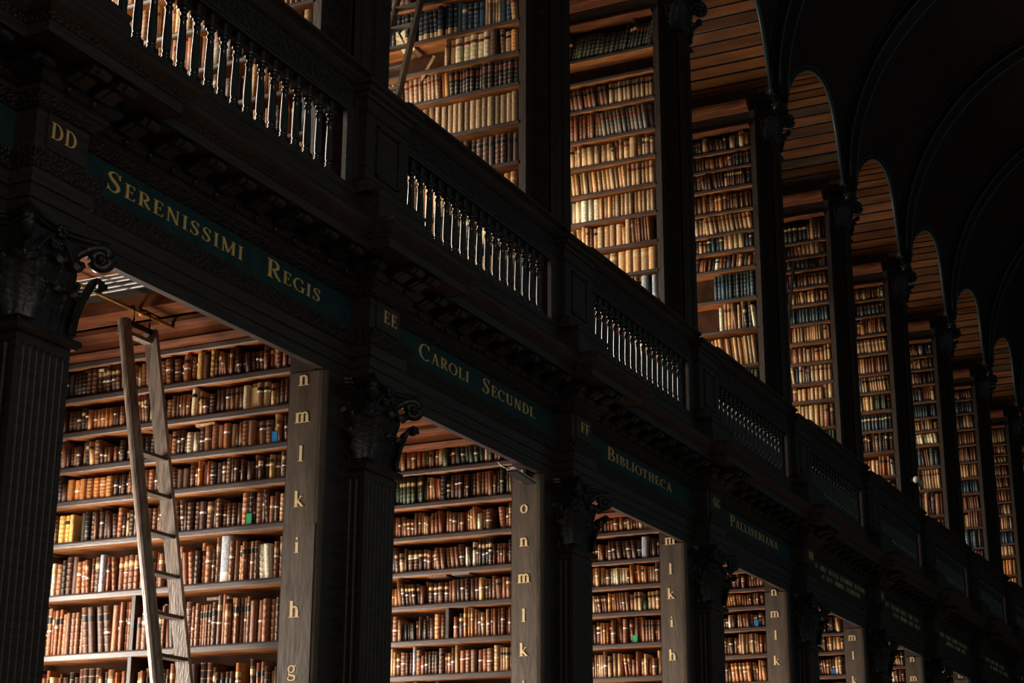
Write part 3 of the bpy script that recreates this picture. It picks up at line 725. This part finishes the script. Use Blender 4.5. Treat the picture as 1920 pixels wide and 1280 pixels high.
def fill(lev, n, i, z, zt, y0, y1):
    r = random.Random(1000*lev+100*n+i+5)
    st = style(lev, n, i, r); pal = PAL_OLD if st == 'old' else PAL[st]
    gap = zt-z-.04
    uni = st in ('speck', 'tanrow', 'blues', 'greens', 'creamrow', 'darkspeck', 'greenred', 'warmblack') and r.random() < .75
    y = y0+.012; base = r.uniform(.70, .86) if lev == 0 else r.uniform(.82, .93)
    wm = (.036 if lev == 0 else .050)*(1.0 if n else 1.0)
    if st == 'creamrow': wm = .058
    if lev == 1 and n == 2 and i == 8: wm = .10; base = .88
    k = 0; run = 0; drift = 0; lean = 0; hh0 = base; cc = None; ww = wm; ttl = None
    while y < y1-.03:
        if run <= 0:
            run = r.randint(6, 18) if uni else (r.randint(2, 6) if r.random() < .3 else 1)
            hh0 = min(.95, max(.52, base+r.gauss(0, .015 if uni else .075))); cc = pick(pal, r); ww = wm*r.uniform(.6, 1.5) if not uni else wm*r.uniform(.85, 1.2)
            lean = 0 if r.random() < .8 else r.uniform(.03, .12)
            ttl = r.choice([None, 'black', 'red', None, 'tan']) if lev == 1 else r.choice([None, None, None, 'black', 'tan'])
            if not uni and r.random() < .02: y += r.uniform(.02, .08)
        run -= 1
        wd = ww*r.uniform(.85, 1.15); hh = hh0*gap*r.uniform(.985, 1.01)
        if y+wd > y1: break
        c0 = CV[cc]; g = r.uniform(.62, 1.42); j = r.uniform(.88, 1.12)
        col = (min(.9, c0[0]*g*j), min(.85, c0[1]*g), min(.8, c0[2]*g*(2-j)))
        BOOKS.append(dict(lev=lev, n=n, i=i, k=k, y=y+wd/2, w=wd*.94, h=hh, z=z, c=cc, col=col, lean=lean+r.uniform(-.008, .008), x=9.33+P*n+r.uniform(.012, .045),
            band=(lev == 0 and cc != CRM and r.random() < .40) and (.50+.10*math.sin(k*.9+i)) or None, ttl=ttl, gilt=(r.uniform(.25, .8) if r.random() < .7 else 0), d=.17))
        y += wd*(1+ .02)+abs(lean)*0.0; k += 1
for n in range(0, N1):
    R_ = lowrows(n)
    for i in range(len(R_)):
        z = R_[i]; zt = R_[i-1] if i else 5.19+.04
        if i == 0 and n == 0: continue
        if i == 0 and zt-z < .12: continue
        if z < 2.0 and n > 0: continue
        if z < 1.7: continue
        if n == 0 and z < 3.2:
            fill(0, n, i, z, zt, 6.26, 7.44); fill(0, n, i+50, z, zt, 7.48, 8.68)
        elif n == 1 and abs(z-3.52) < .01: fill(0, n, i, z, zt, 6.26, 6.84); fill(0, n, i+50, z, zt, 6.885, yend(n))
        else: fill(0, n, i, z, zt, 6.26, yend(n) if n < 3 else 7.5)
    R_ = uprows(n)
    for i in range(len(R_)):
        z = R_[i]; zt = R_[i-1] if i else 10.86+.04
        if zt-z < .14 or (n == 2 and i == 1): continue
        if n == 1 and abs(z-8.846) < .01: fill(1, n, i, z, zt, 6.22, 7.02); continue
        if n == 3 and abs(z-8.17) < .01: fill(1, n, i, z, zt, 6.22, 6.75); continue
        if n == 3 and abs(z-8.58) < .01: fill(1, n, i, z, zt, 6.22, 6.82); continue
        fill(1, n, i, z, zt, 6.22, 8.68 if n < 2 else 7.7)
# special books seen in the photograph
def special(lev, n, z, y, **kw):
    best = min((q for q in BOOKS if q['lev'] == lev and q['n'] == n and abs(q['z']-z) < .02), key=lambda q: abs(q['y']-y))
    for k_, v in kw.items(): best[k_] = v
    return best
GREY = dict(c='pale grey', col=(.38, .40, .44), gilt=0, ttl=None, band=None)
def stretchto(q, w_):      # widen a book by taking its neighbours out
    y0 = q['y']-q['w']/2
    for o in list(BOOKS):
        if o is not q and o['lev'] == q['lev'] and o['n'] == q['n'] and abs(o['z']-q['z']) < .02 and y0 < o['y'] < y0+w_: BOOKS.remove(o)
    nxt = [o['y']-o['w']/2 for o in BOOKS if o is not q and o['lev'] == q['lev'] and o['n'] == q['n'] and abs(o['z']-q['z']) < .02 and o['y'] > q['y']]
    w2 = min(w_, (min(nxt) if nxt else 99)-y0-.003); q['w'] = w2; q['y'] = y0+w2/2
q = special(0, 0, 3.475, 6.72, h=.315, foot=True, lean=0, **GREY); stretchto(q, .085)
q = special(0, 0, 3.475, 7.78, h=.26, foot=True, lean=0, **GREY)
q = special(0, 0, 4.91, 6.93, c='yellow tan', col=(.62, .36, .08), h=.235, band=None); stretchto(q, .055)
q = special(0, 0, 4.91, 7.02, c='yellow tan', col=(.62, .36, .08), h=.20, band=None); stretchto(q, .05)
q = special(0, 0, 4.65, 7.06, c='cream', col=(.78, .62, .40), h=.20, band=None, gilt=0); stretchto(q, .045)
q = special(0, 0, 4.65, 6.60, c='cream', col=(.80, .62, .40), h=.17, band=None, gilt=0)
q = special(0, 0, 4.65, 6.57, slip='label_tan')
q = special(0, 0, 4.39, 6.37, slip='label_blue', lean=0, h=.20); stretchto(q, .05)
q = special(0, 0, 3.845, 6.56, slip='label_green', lean=0)
q = special(0, 0, 4.145, 6.38, c='yellow tan', col=(.58, .32, .07))
for yy in (8.06, 8.12, 8.17): special(0, 0, 3.845, yy, c='yellow tan', col=(.75, .45, .12), h=.20, band=None)
q = special(0, 2, 4.19, 6.42, c='green cloth', col=(.02, .2, .08), h=.1)
q = special(0, 2, 3.873, 6.55, slip='label_green')
q = special(0, 2, 4.725, 6.40, h=.22, lean=0, **GREY); stretchto(q, .085)
q = special(0, 1, 3.227, 7.20, h=.24, lean=0, **GREY)
q = special(0, 1, 4.705, 7.0, c='bright red', col=(.55, .05, .02), band=None)
q = special(0, 3, 4.455, 6.38, slip='label_blue'); q = special(0, 4, 4.245, 6.4, slip='label_blue')
q = special(1, 2, 7.497, 6.28, h=.27, foot=True, lean=0, **GREY); stretchto(q, .075)
q = special(1, 2, 7.497, 6.36, h=.27, foot=True, lean=0, **GREY); stretchto(q, .075)
for o in BOOKS:
    if o['lev'] == 1 and o['n'] == 1 and abs(o['z']-7.748) < .01 and 7.02 < o['y'] < 7.22: o.update(c='cream', col=(.80, .70, .52), ttl=None, gilt=0)
    if o['lev'] == 1 and o['n'] == 2 and abs(o['z']-9.857) < .01: o.update(ttl='black')
    if o['lev'] == 1 and o['n'] == 2 and abs(o['z']-10.485) < .01: o.update(lean=-.22, h=o['h']*.92)
    if o['lev'] == 1 and o['n'] == 3 and abs(o['z']-8.99) < .01: o.update(lean=-.14, h=o['h']*.95)
    if o['lev'] == 1 and o['n'] == 1 and abs(o['z']-8.846) < .01:
        if 6.55 < o['y'] < 6.86: o.update(c='cream', col=(.74, .60, .36), ttl='red')
        elif o['y'] >= 6.86: o.update(c='tan', col=(.46, .26, .12), ttl='red')
        elif o['y'] > 6.42: o.update(c='dark brown', col=(.12, .06, .04))
    if o['lev'] == 1 and o['n'] == 1 and abs(o['z']-8.525) < .01:
        o.update(ttl='red', gilt=.8)
        if 6.93 < o['y'] < 7.05: o.update(c='orange', col=(.55, .24, .06), ttl=None)
        elif o['y'] >= 7.05: o.update(c='brown', col=(.36, .22, .13))
    if o['lev'] == 1 and o['n'] == 1 and abs(o['z']-9.167) < .01:
        if o['y'] > 6.85: o.update(c='dark blue', col=(.016, .030, .045), foot='tan')
        elif 6.42 < o['y'] < 6.6: o.update(c='brown', col=(.30, .19, .11))
    if o['lev'] == 1 and o['n'] == 1 and abs(o['z']-8.141) < .01: o.update(c='mottled tan', col=tuple(v*(.95+.25*math.sin(o['k']*2.1)) for v in (.36, .225, .115)), ttl=None, gilt=.3)
    if o['lev'] == 1 and o['n'] == 1 and abs(o['z']-7.748) < .01 and o['y'] > 6.75 and not 7.02 < o['y'] < 7.22:
        cc_ = [('teal', (.04, .10, .12)), ('mauve', (.26, .13, .16)), ('blue', (.03, .07, .16)), ('orange', (.45, .13, .04)), ('dark green', (.03, .06, .05))][o['k'] % 5]; o.update(c=cc_[0], col=cc_[1], gilt=0, ttl=None)

def book_mesh(b, q, uv, x, y, z, fine):
    w_, h, d, ln = q['w'], q['h'], q['d'], q['lean']
    ns = 6 if fine else 4
    zs = [0, .012*1, .5*h, h-.012, h] if not fine else None
    if fine:
        zs = [0, .006]
        for t in (.16, .32, .49, .66, .83): zs += [h*t-.006, h*t-.002, h*t+.002, h*t+.006]
        zs += [h-.006, h]
    else: zs = [0, h]
    rows = []; i0 = len(b.v); nb = q['gilt'] > .3
    m = ns+1
    for zi, zz in enumerate(zs):
        ex = 0
        if fine and nb and zi >= 2 and zi < len(zs)-2 and (zi-2) % 4 in (1, 2): ex = .0028
        if zi in (0, len(zs)-1) and fine: ex = -.002
        row = []
        for j in range(m):
            a = -PI/2+PI*j/ns
            row.append((-(.35*w_+ex/.9)*math.cos(a) if w_ < .05 else -(.016+ex)*math.cos(a), (w_/2+ex*.2)*math.sin(a)))
        row += [(d, w_/2-.0005), (d, -w_/2+.0005)]
        rows.append([(x+px, y+py+ln*zz, z+zz) for px, py in row])
    nn = m+2; faces = []
    for a in range(len(rows)-1):
        for j in range(nn):
            j2 = (j+1) % nn
            faces.append((a*nn+j, a*nn+j2, (a+1)*nn+j2, (a+1)*nn+j, j))
    for r in rows: b.v += r
    for (p0, p1, p2, p3, j) in faces:
        b.f.append((i0+p0, i0+p1, i0+p2, i0+p3)); b.mi.append(0); b.c.append(q['col']); b.sm.append(j < ns)
        g = q['gilt'] if j < ns else 0
        za, zb = zs[p0//nn]/h, zs[p3//nn]/h
        uv += [g, .05+za*6, g, .05+za*6, g, .05+zb*6, g, .05+zb*6]
    top = len(rows)-1
    b.f.append(tuple(i0+k for k in range(nn))[::-1]); b.f.append(tuple(i0+top*nn+k for k in range(nn)))
    for _ in range(2):
        b.mi.append(0); b.c.append(q['col']); b.sm.append(False); uv += [0, .5]*nn
def band_mesh(b, q, x, y, z, h0, h1, out=.0018, mi=0):
    w_ = q['w']; ns = 6; rows = []
    for zz in (h0, h1):
        rows.append([(x-((.35*w_ if w_ < .05 else .016)+out)*math.cos(-PI/2+PI*j/ns), y+(w_/2+.0006)*math.sin(-PI/2+PI*j/ns)+q['lean']*zz, z+zz) for j in range(ns+1)])
    b.grid(rows, mi, None, True)
def pj(p):
    v = Vector(p)-CAM; c = v.dot(CD); return 960+FPX*v.dot(CR)/c, 640-FPX*v.dot(CU)/c
def seen(q):
    x, y, z = q['x'], q['y'], q['z']+q['h']/2; px, py = pj((x, y, z))
    if not (5 < px < 1915 and 5 < py < 1275): return 0
    def at(Y): t = Y/y; return x*t, 1.6+(z-1.6)*t
    a = abs(pj((x, y-q['w']/2, z))[0]-pj((x, y+q['w']/2, z))[0])*abs(pj((x, y, q['z']))[1]-pj((x, y, q['z']+q['h']))[1])
    if q['lev'] == 0:
        X, Z = at(5.98)
        if Z > 4.83 or X < 10.06+P*(q['n']-1): return 0
        return a
    X, Z = at(5.98); X2, Z2 = at(5.8)
    if X < 9.98+P*(q['n']-1): return 0
    if Z2 > 7.06: return a
    if 6.27 < Z < 6.65 and X > 10.13+P*(q['n']-1): return a*.3
    return 0
for q in BOOKS: q['s'] = seen(q)
order = sorted(BOOKS, key=lambda q: -q['s'])
IND = order[:296]; ids = set(id(q) for q in IND)
ABC = {(0, 4.65): 'n', (0, 4.39): 'm', (0, 4.145): 'l', (0, 3.845): 'k', (0, 3.475): 'i', (0, 3.06): 'h', (0, 2.64): 'g',
       (1, 4.705): 'p', (1, 4.415): 'o', (1, 4.11): 'n', (1, 3.82): 'm', (1, 3.52): 'l', (1, 3.227): 'k', (1, 2.93): 'i',
       (2, 4.725): 'm', (2, 4.465): 'l', (2, 4.19): 'k', (2, 3.873): 'i', (2, 3.54): 'h'}
# position of each book from the outer end of its shelf
rowkey = {}
for q in BOOKS: rowkey.setdefault((q['lev'], q['n'], round(q['z'], 3)), []).append(q)
for ks, L_ in rowkey.items():
    L_.sort(key=lambda q: q['y'])
    for i, q in enumerate(L_): q['pos'] = i+1
vis_up = {}
for (lev, n, z), L_ in rowkey.items():
    if lev == 1 and any(id(q) in ids for q in L_): vis_up.setdefault(n, []).append(z)
for n in vis_up: vis_up[n].sort()
for q in IND:
    sz = 'thick' if q['w'] > .055 else ('thin' if q['w'] < .03 else '')
    extra = ' with white band' if q['band'] else (' with green slip' if q.get('slip') == 'label_green' else (' with blue slip' if q.get('slip') == 'label_blue' else ''))
    zk = round(q['z'], 3)
    if q['lev'] == 0:
        ab = ABC.get((q['n'], zk))
        sh = ('shelf %s' % ab) if ab else ('topmost shelf' if zk > 4.8 else 'lowest visible shelf')
        wh = {0: 'ladder bookcase', 1: 'bookcase below CAROLI', 2: 'bookcase below BIBLIOTHECA'}.get(q['n'], 'bookcase below PALLISERIANA')
        lab = '%s %s book%s, %s from lettered board, %s, %s' % (sz, q['c'], extra, ordn(q['pos']), sh, wh)
        grp = 'books in the lower bookcases'
    else:
        wh = {0: 'above SERENISSIMI', 1: 'above CAROLI', 2: 'above BIBLIOTHECA'}.get(q['n'], 'above PALLISERIANA')
        lab = '%s %s book%s, %s from end, %s shelf up, gallery bookcase %s' % (sz, q['c'], extra, ordn(q['pos']), ordn(vis_up[q['n']].index(zk)+1), wh)
        grp = 'books in the gallery bookcases'
    lab = lab.strip()
    b = MB(); uv = []; book_mesh(b, q, uv, 0, 0, 0, True)
    o = b.build('book', 'book', None, (q['x'], q['y'], q['z']), uvs=uv); tag(o, lab, 'book', grp)
    if q['band']:
        b = MB(); band_mesh(b, q, 0, 0, 0, q['h']*q['band'], q['h']*q['band']+.014); c = b.build('paper_band', 'white', o); c['label'] = 'white paper band'
    if q['ttl']:
        b = MB(); band_mesh(b, q, 0, 0, 0, q['h']*.68, q['h']*.80, .0024); c = b.build('title_label', 'label_'+q['ttl'], o); c['label'] = q['ttl']+' title label'
    if q.get('foot'):
        b = MB(); band_mesh(b, q, 0, 0, 0, .002, q['h']*.22, .0024); c = b.build('shelfmark_label', 'label_tan' if q['foot'] == 'tan' else 'white', o); c['label'] = ('tan' if q['foot'] == 'tan' else 'white')+' label at the foot'
    if q.get('slip'):
        b = MB(); ww = q['w']*.5+.004; b.box(-.026, -.022, -ww, ww, .004, .075 if q['slip'] != 'label_tan' else .15); c = b.build('paper_slip', q['slip'], o); c['label'] = q['slip'][6:]+' paper slip'
b = MB(); uv = []; bd = MB()
for q in BOOKS:
    if id(q) in ids: continue
    book_mesh(b, q, uv, q['x'], q['y'], q['z'], False)
rest = b.build('book_rows', 'book', None, None, uvs=uv)
tag(rest, 'countless further leather books lining all the lower and gallery shelves', 'books', 'remaining books', 'stuff')
lb2 = MB()
for q in BOOKS:
    if id(q) in ids: continue
    if q['band']: band_mesh(lb2, q, q['x'], q['y'], q['z'], q['h']*q['band'], q['h']*q['band']+.014)
    if q['ttl'] and q['n'] < 7: band_mesh(lb2, q, q['x'], q['y'], q['z'], q['h']*.68, q['h']*.80, .0024, {'black': 1, 'red': 2, 'tan': 3}[q['ttl']])
    if q.get('slip'):
        s_ = {'label_green': 4, 'label_blue': 5, 'label_tan': 3}[q['slip']]; lb2.box(q['x']-.026, q['x']-.022, q['y']-.025, q['y']+.025, q['z']+.004, q['z']+.075, s_)
o = lb2.build('book_labels', ['white', 'label_black', 'label_red', 'label_tan', 'label_green', 'label_blue'], rest); o['kind'] = 'stuff'; o['label'] = 'paper bands and title labels'
# loose books lying on the rows or leaning
def flat_book(x, y, z, L, w_, h, col, label, cname, rot=(0, 0, 0)):
    b = MB(); b.box(0, w_, -L/2, L/2, 0, .004, 0, col); b.box(0, w_, -L/2, L/2, h-.004, h, 0, col); b.box(-.004, .001, -L/2, L/2, 0, h, 0, col)
    n_ = len(b.f); uv = [0, .5]*sum(len(f) for f in b.f)
    o = b.build('book', 'book', None, (x, y, z), uvs=uv); o.rotation_euler = rot; tag(o, label, 'book', 'books lying flat or leaning')
    b = MB(); b.box(.002, w_-.004, -L/2+.003, L/2-.003, .004, h-.004); b.build('pages', 'label_tan', o)
    return o
flat_book(9.36, 7.06, 4.91+.205, .19, .12, .018, (.60, .10, .02), 'bright orange-red book lying flat on top of the uppermost row behind ladder', 'red')
flat_book(9.36, 7.98, 4.91+.175, .17, .12, .02, (.75, .62, .42), 'cream book lying flat at inner end of uppermost row left of ladder', 'cream')
flat_book(9.36, 6.97, 4.39+.185, .16, .12, .02, (.62, .42, .22), 'tan book lying flat on shelf m row behind the ladder', 'tan')
flat_book(9.36, 6.78, 3.06+.30, .18, .12, .02, (.12, .06, .04), 'dark brown book lying flat on shelf h row behind the ladder', 'dark')
flat_book(12.76, 6.98, 3.82+.225, .17, .12, .018, (.16, .07, .04), 'brown book lying flat on shelf m row below CAROLI', 'brown')
flat_book(12.76, 6.76, 3.82+.235, .17, .12, .018, (.20, .17, .15), 'grey book lying flat on shelf m row below CAROLI', 'grey')
flat_book(12.75, 7.16, 8.86, .27, .12, .034, (.30, .18, .09), 'old brown book leaning diagonally on half empty gallery shelf above CAROLI', 'brown', (math.radians(-58), 0, 0))
flat_book(12.75, 7.50, 9.19, .26, .15, .05, (.72, .56, .36), 'pale book leaning beside gallery ladder, farther of two above CAROLI', 'pale', (math.radians(62), 0, 0))
flat_book(12.75, 7.42, 9.19, .26, .15, .05, (.78, .62, .40), 'pale book leaning beside gallery ladder, nearer of two above CAROLI', 'pale', (math.radians(62), 0, 0))

# ------------------------------------------------------------------ ladder, rail, lamp
def ladder(label, xA, xB, top, bot, rungs, m1, m2, wst=.045, grp=None, at=None):
    # top, bot: (y, z); stiles in planes of constant x
    t = thing('ladder', label, 'ladder', at or (xA, bot[0], bot[1]), grp)
    if at: t.rotation_euler = (0, 0, -PI/2)
    Yt, Zt = top[0]-bot[0], top[1]-bot[1]; L = math.hypot(Yt, Zt); uy, uz = Yt/L, Zt/L
    dn = (-uz, uy)                                        # normal in the yz plane
    for xx, rnd in ((0, True), (xB-xA, False)):
        b = MB(); prof = []
        if rnd:
            for k in range(9): a = PI/2+PI*k/8; prof.append((wst*.9*math.cos(a), wst*math.sin(a)))
            prof += [(.018, -wst), (.018, wst)]
        else: prof = [(-.016, -wst*1.15), (.016, -wst*1.15), (.016, wst*1.15), (-.016, wst*1.15)]
        rows = [[(xx+px, dn[0]*q+uy*s, dn[1]*q+uz*s) for px, q in prof] for s in (0, L)]
        b.grid(rows, 0, None, False, True, True); b.build('stile', m1, t)
    for k, s in enumerate(rungs):
        b = MB(); W = xB-xA; h, d = .011, wst*.95
        cy, cz = uy*s, uz*s
        pr = [(-d, -h), (d, -h), (d, h), (-d, h)]
        b.grid([[(x_, cy+a, cz+c) for a, c in pr] for x_ in (.01, W-.01)], 0, None, False, True, True); b.build('rung', m2, t)
    return t, uy, uz, L
rz = [4.27-.2685*k for k in range(0, 16)]
t, uy, uz, L = ladder('tall leaning wooden library ladder in front of the lower bookcase lettered n to g', 8.735, 9.03, (7.235, 5.20), (6.22, .02), [(z-.02)/((5.20-.02)/math.hypot(1.015, 5.18)) for z in rz if z > .1], 'ladder', 'ladderd')
b = MB(); b.box(-.02, .32, 1.03-.045, 1.03+.02, 5.085, 5.11); b.build('top_board', 'ladder', t)
b = MB()
for xx in (.07, .24):
    b.tube([(xx, 1.0, 5.15), (xx, .985, 5.20), (xx, .985, 5.275), (xx, 1.0, 5.30), (xx, 1.02, 5.30), (xx, 1.03, 5.27)], .007, 8)
b.box(.0, .30, .985, 1.0, 5.15, 5.185)
b.build('hook', 'iron', t)
t = thing('ladder_rail', 'slim brass rail hung under the alcove ceiling above the ladder', 'rail', (8.3, 7.23, 5.30))
b = MB(); b.tube([(-1.3, 0, 0), (1.02, 0, 0)], .013, 10); b.build('bar', 'brass', t)
b = MB(); b.tube([(.61, 0, 0), (.61, 0, .12)], .010, 8); b.tube([(.61, 0, -.02), (.61, 0, .02)], .018, 8); b.build('hanger', 'brass', t)
b = MB(); b.tube([(-.75, 0, 0), (-.75, 0, .12)], .010, 8); b.build('hanger', 'brass', t)
ladder('dark slender ladder leaning on gallery bookcase above CAROLI SECUNDI', 0, .27, (1.235, 3.78), (0, 0), [.22+.27*k for k in range(14)], 'ladderd', 'ladderd', .03, 'gallery ladders', (11.465, 7.47, 5.95))
ladder('dark slender ladder leaning on gallery bookcase first bay beyond PALLISERIANA', 0, .27, (1.60, 4.20), (0, 0), [.22+.27*k for k in range(15)], 'ladderd', 'ladderd', .03, 'gallery ladders', (21.24, 6.95, 5.95))
# reading lamp by the letter p
t = thing('picture_lamp', 'small cream arm lamp fixed over letter p below CAROLI SECUNDI', 'lamp', (12.66, 6.11, 4.83))
b = MB(); b.box(0, .035, -.016, .016, -.06, .10); b.build('bracket', 'iron', t)
b = MB(); b.tube([(.0, -.03, .11), (-.02, .03, .11), (-.05, .07, .10)], .003, 6); b.tube([(0, 0, -.04), (-.10, .01, -.03)], .005, 6); b.build('arm', 'brass', t)
b = MB(); pr = [(-.045, -.06), (.045, -.06), (.045, -.045), (.018, -.028), (-.018, -.028), (-.045, -.045)]
b.grid([[(x_, y_-.06, z_+.09*(-.17-x_)*.9-.0) for y_, z_ in pr] for x_ in (-.37, -.0)], 0, None, False, True, True); b.build('shade', 'lampw', t)
b = MB(); b.grid([[(x_, y_-.06, z_+.09*(-.17-x_)*.9-.0) for y_, z_ in ((-.048, -.072), (.048, -.072), (.048, -.059), (-.048, -.059))] for x_ in (-.375, .0)], 0, None, False, True, True); b.build('shade_rim', 'iron', t)
b = MB(); b.tube([(-.37, -.03, -.03), (-.40, .02, .0), (-.41, .05, .035)], .005, 6); b.build('hook', 'lampw', t)
t = thing('spotlight', 'tiny white twin spotlight on a far gallery pilaster above the inscription boards', 'spotlight', (26.56, 5.965, 7.60))
b = MB(); b.box(-.17, .16, .0, .03, -.03, .03); b.build('bracket', 'iron', t)
for xx in (-.16, .12):
    b = MB(); b.lathe([(.02, -.05), (.05, -.04), (.055, .03), (.03, .05)], 0, 0, 10); b.v = [(x+xx, z-.06, y) for x, y, z in b.v]; b.build('lamp_head', 'lampw', t)
print('BOOKS', len(BOOKS), 'individual', len(IND), 'cut', IND[-1]['s'])
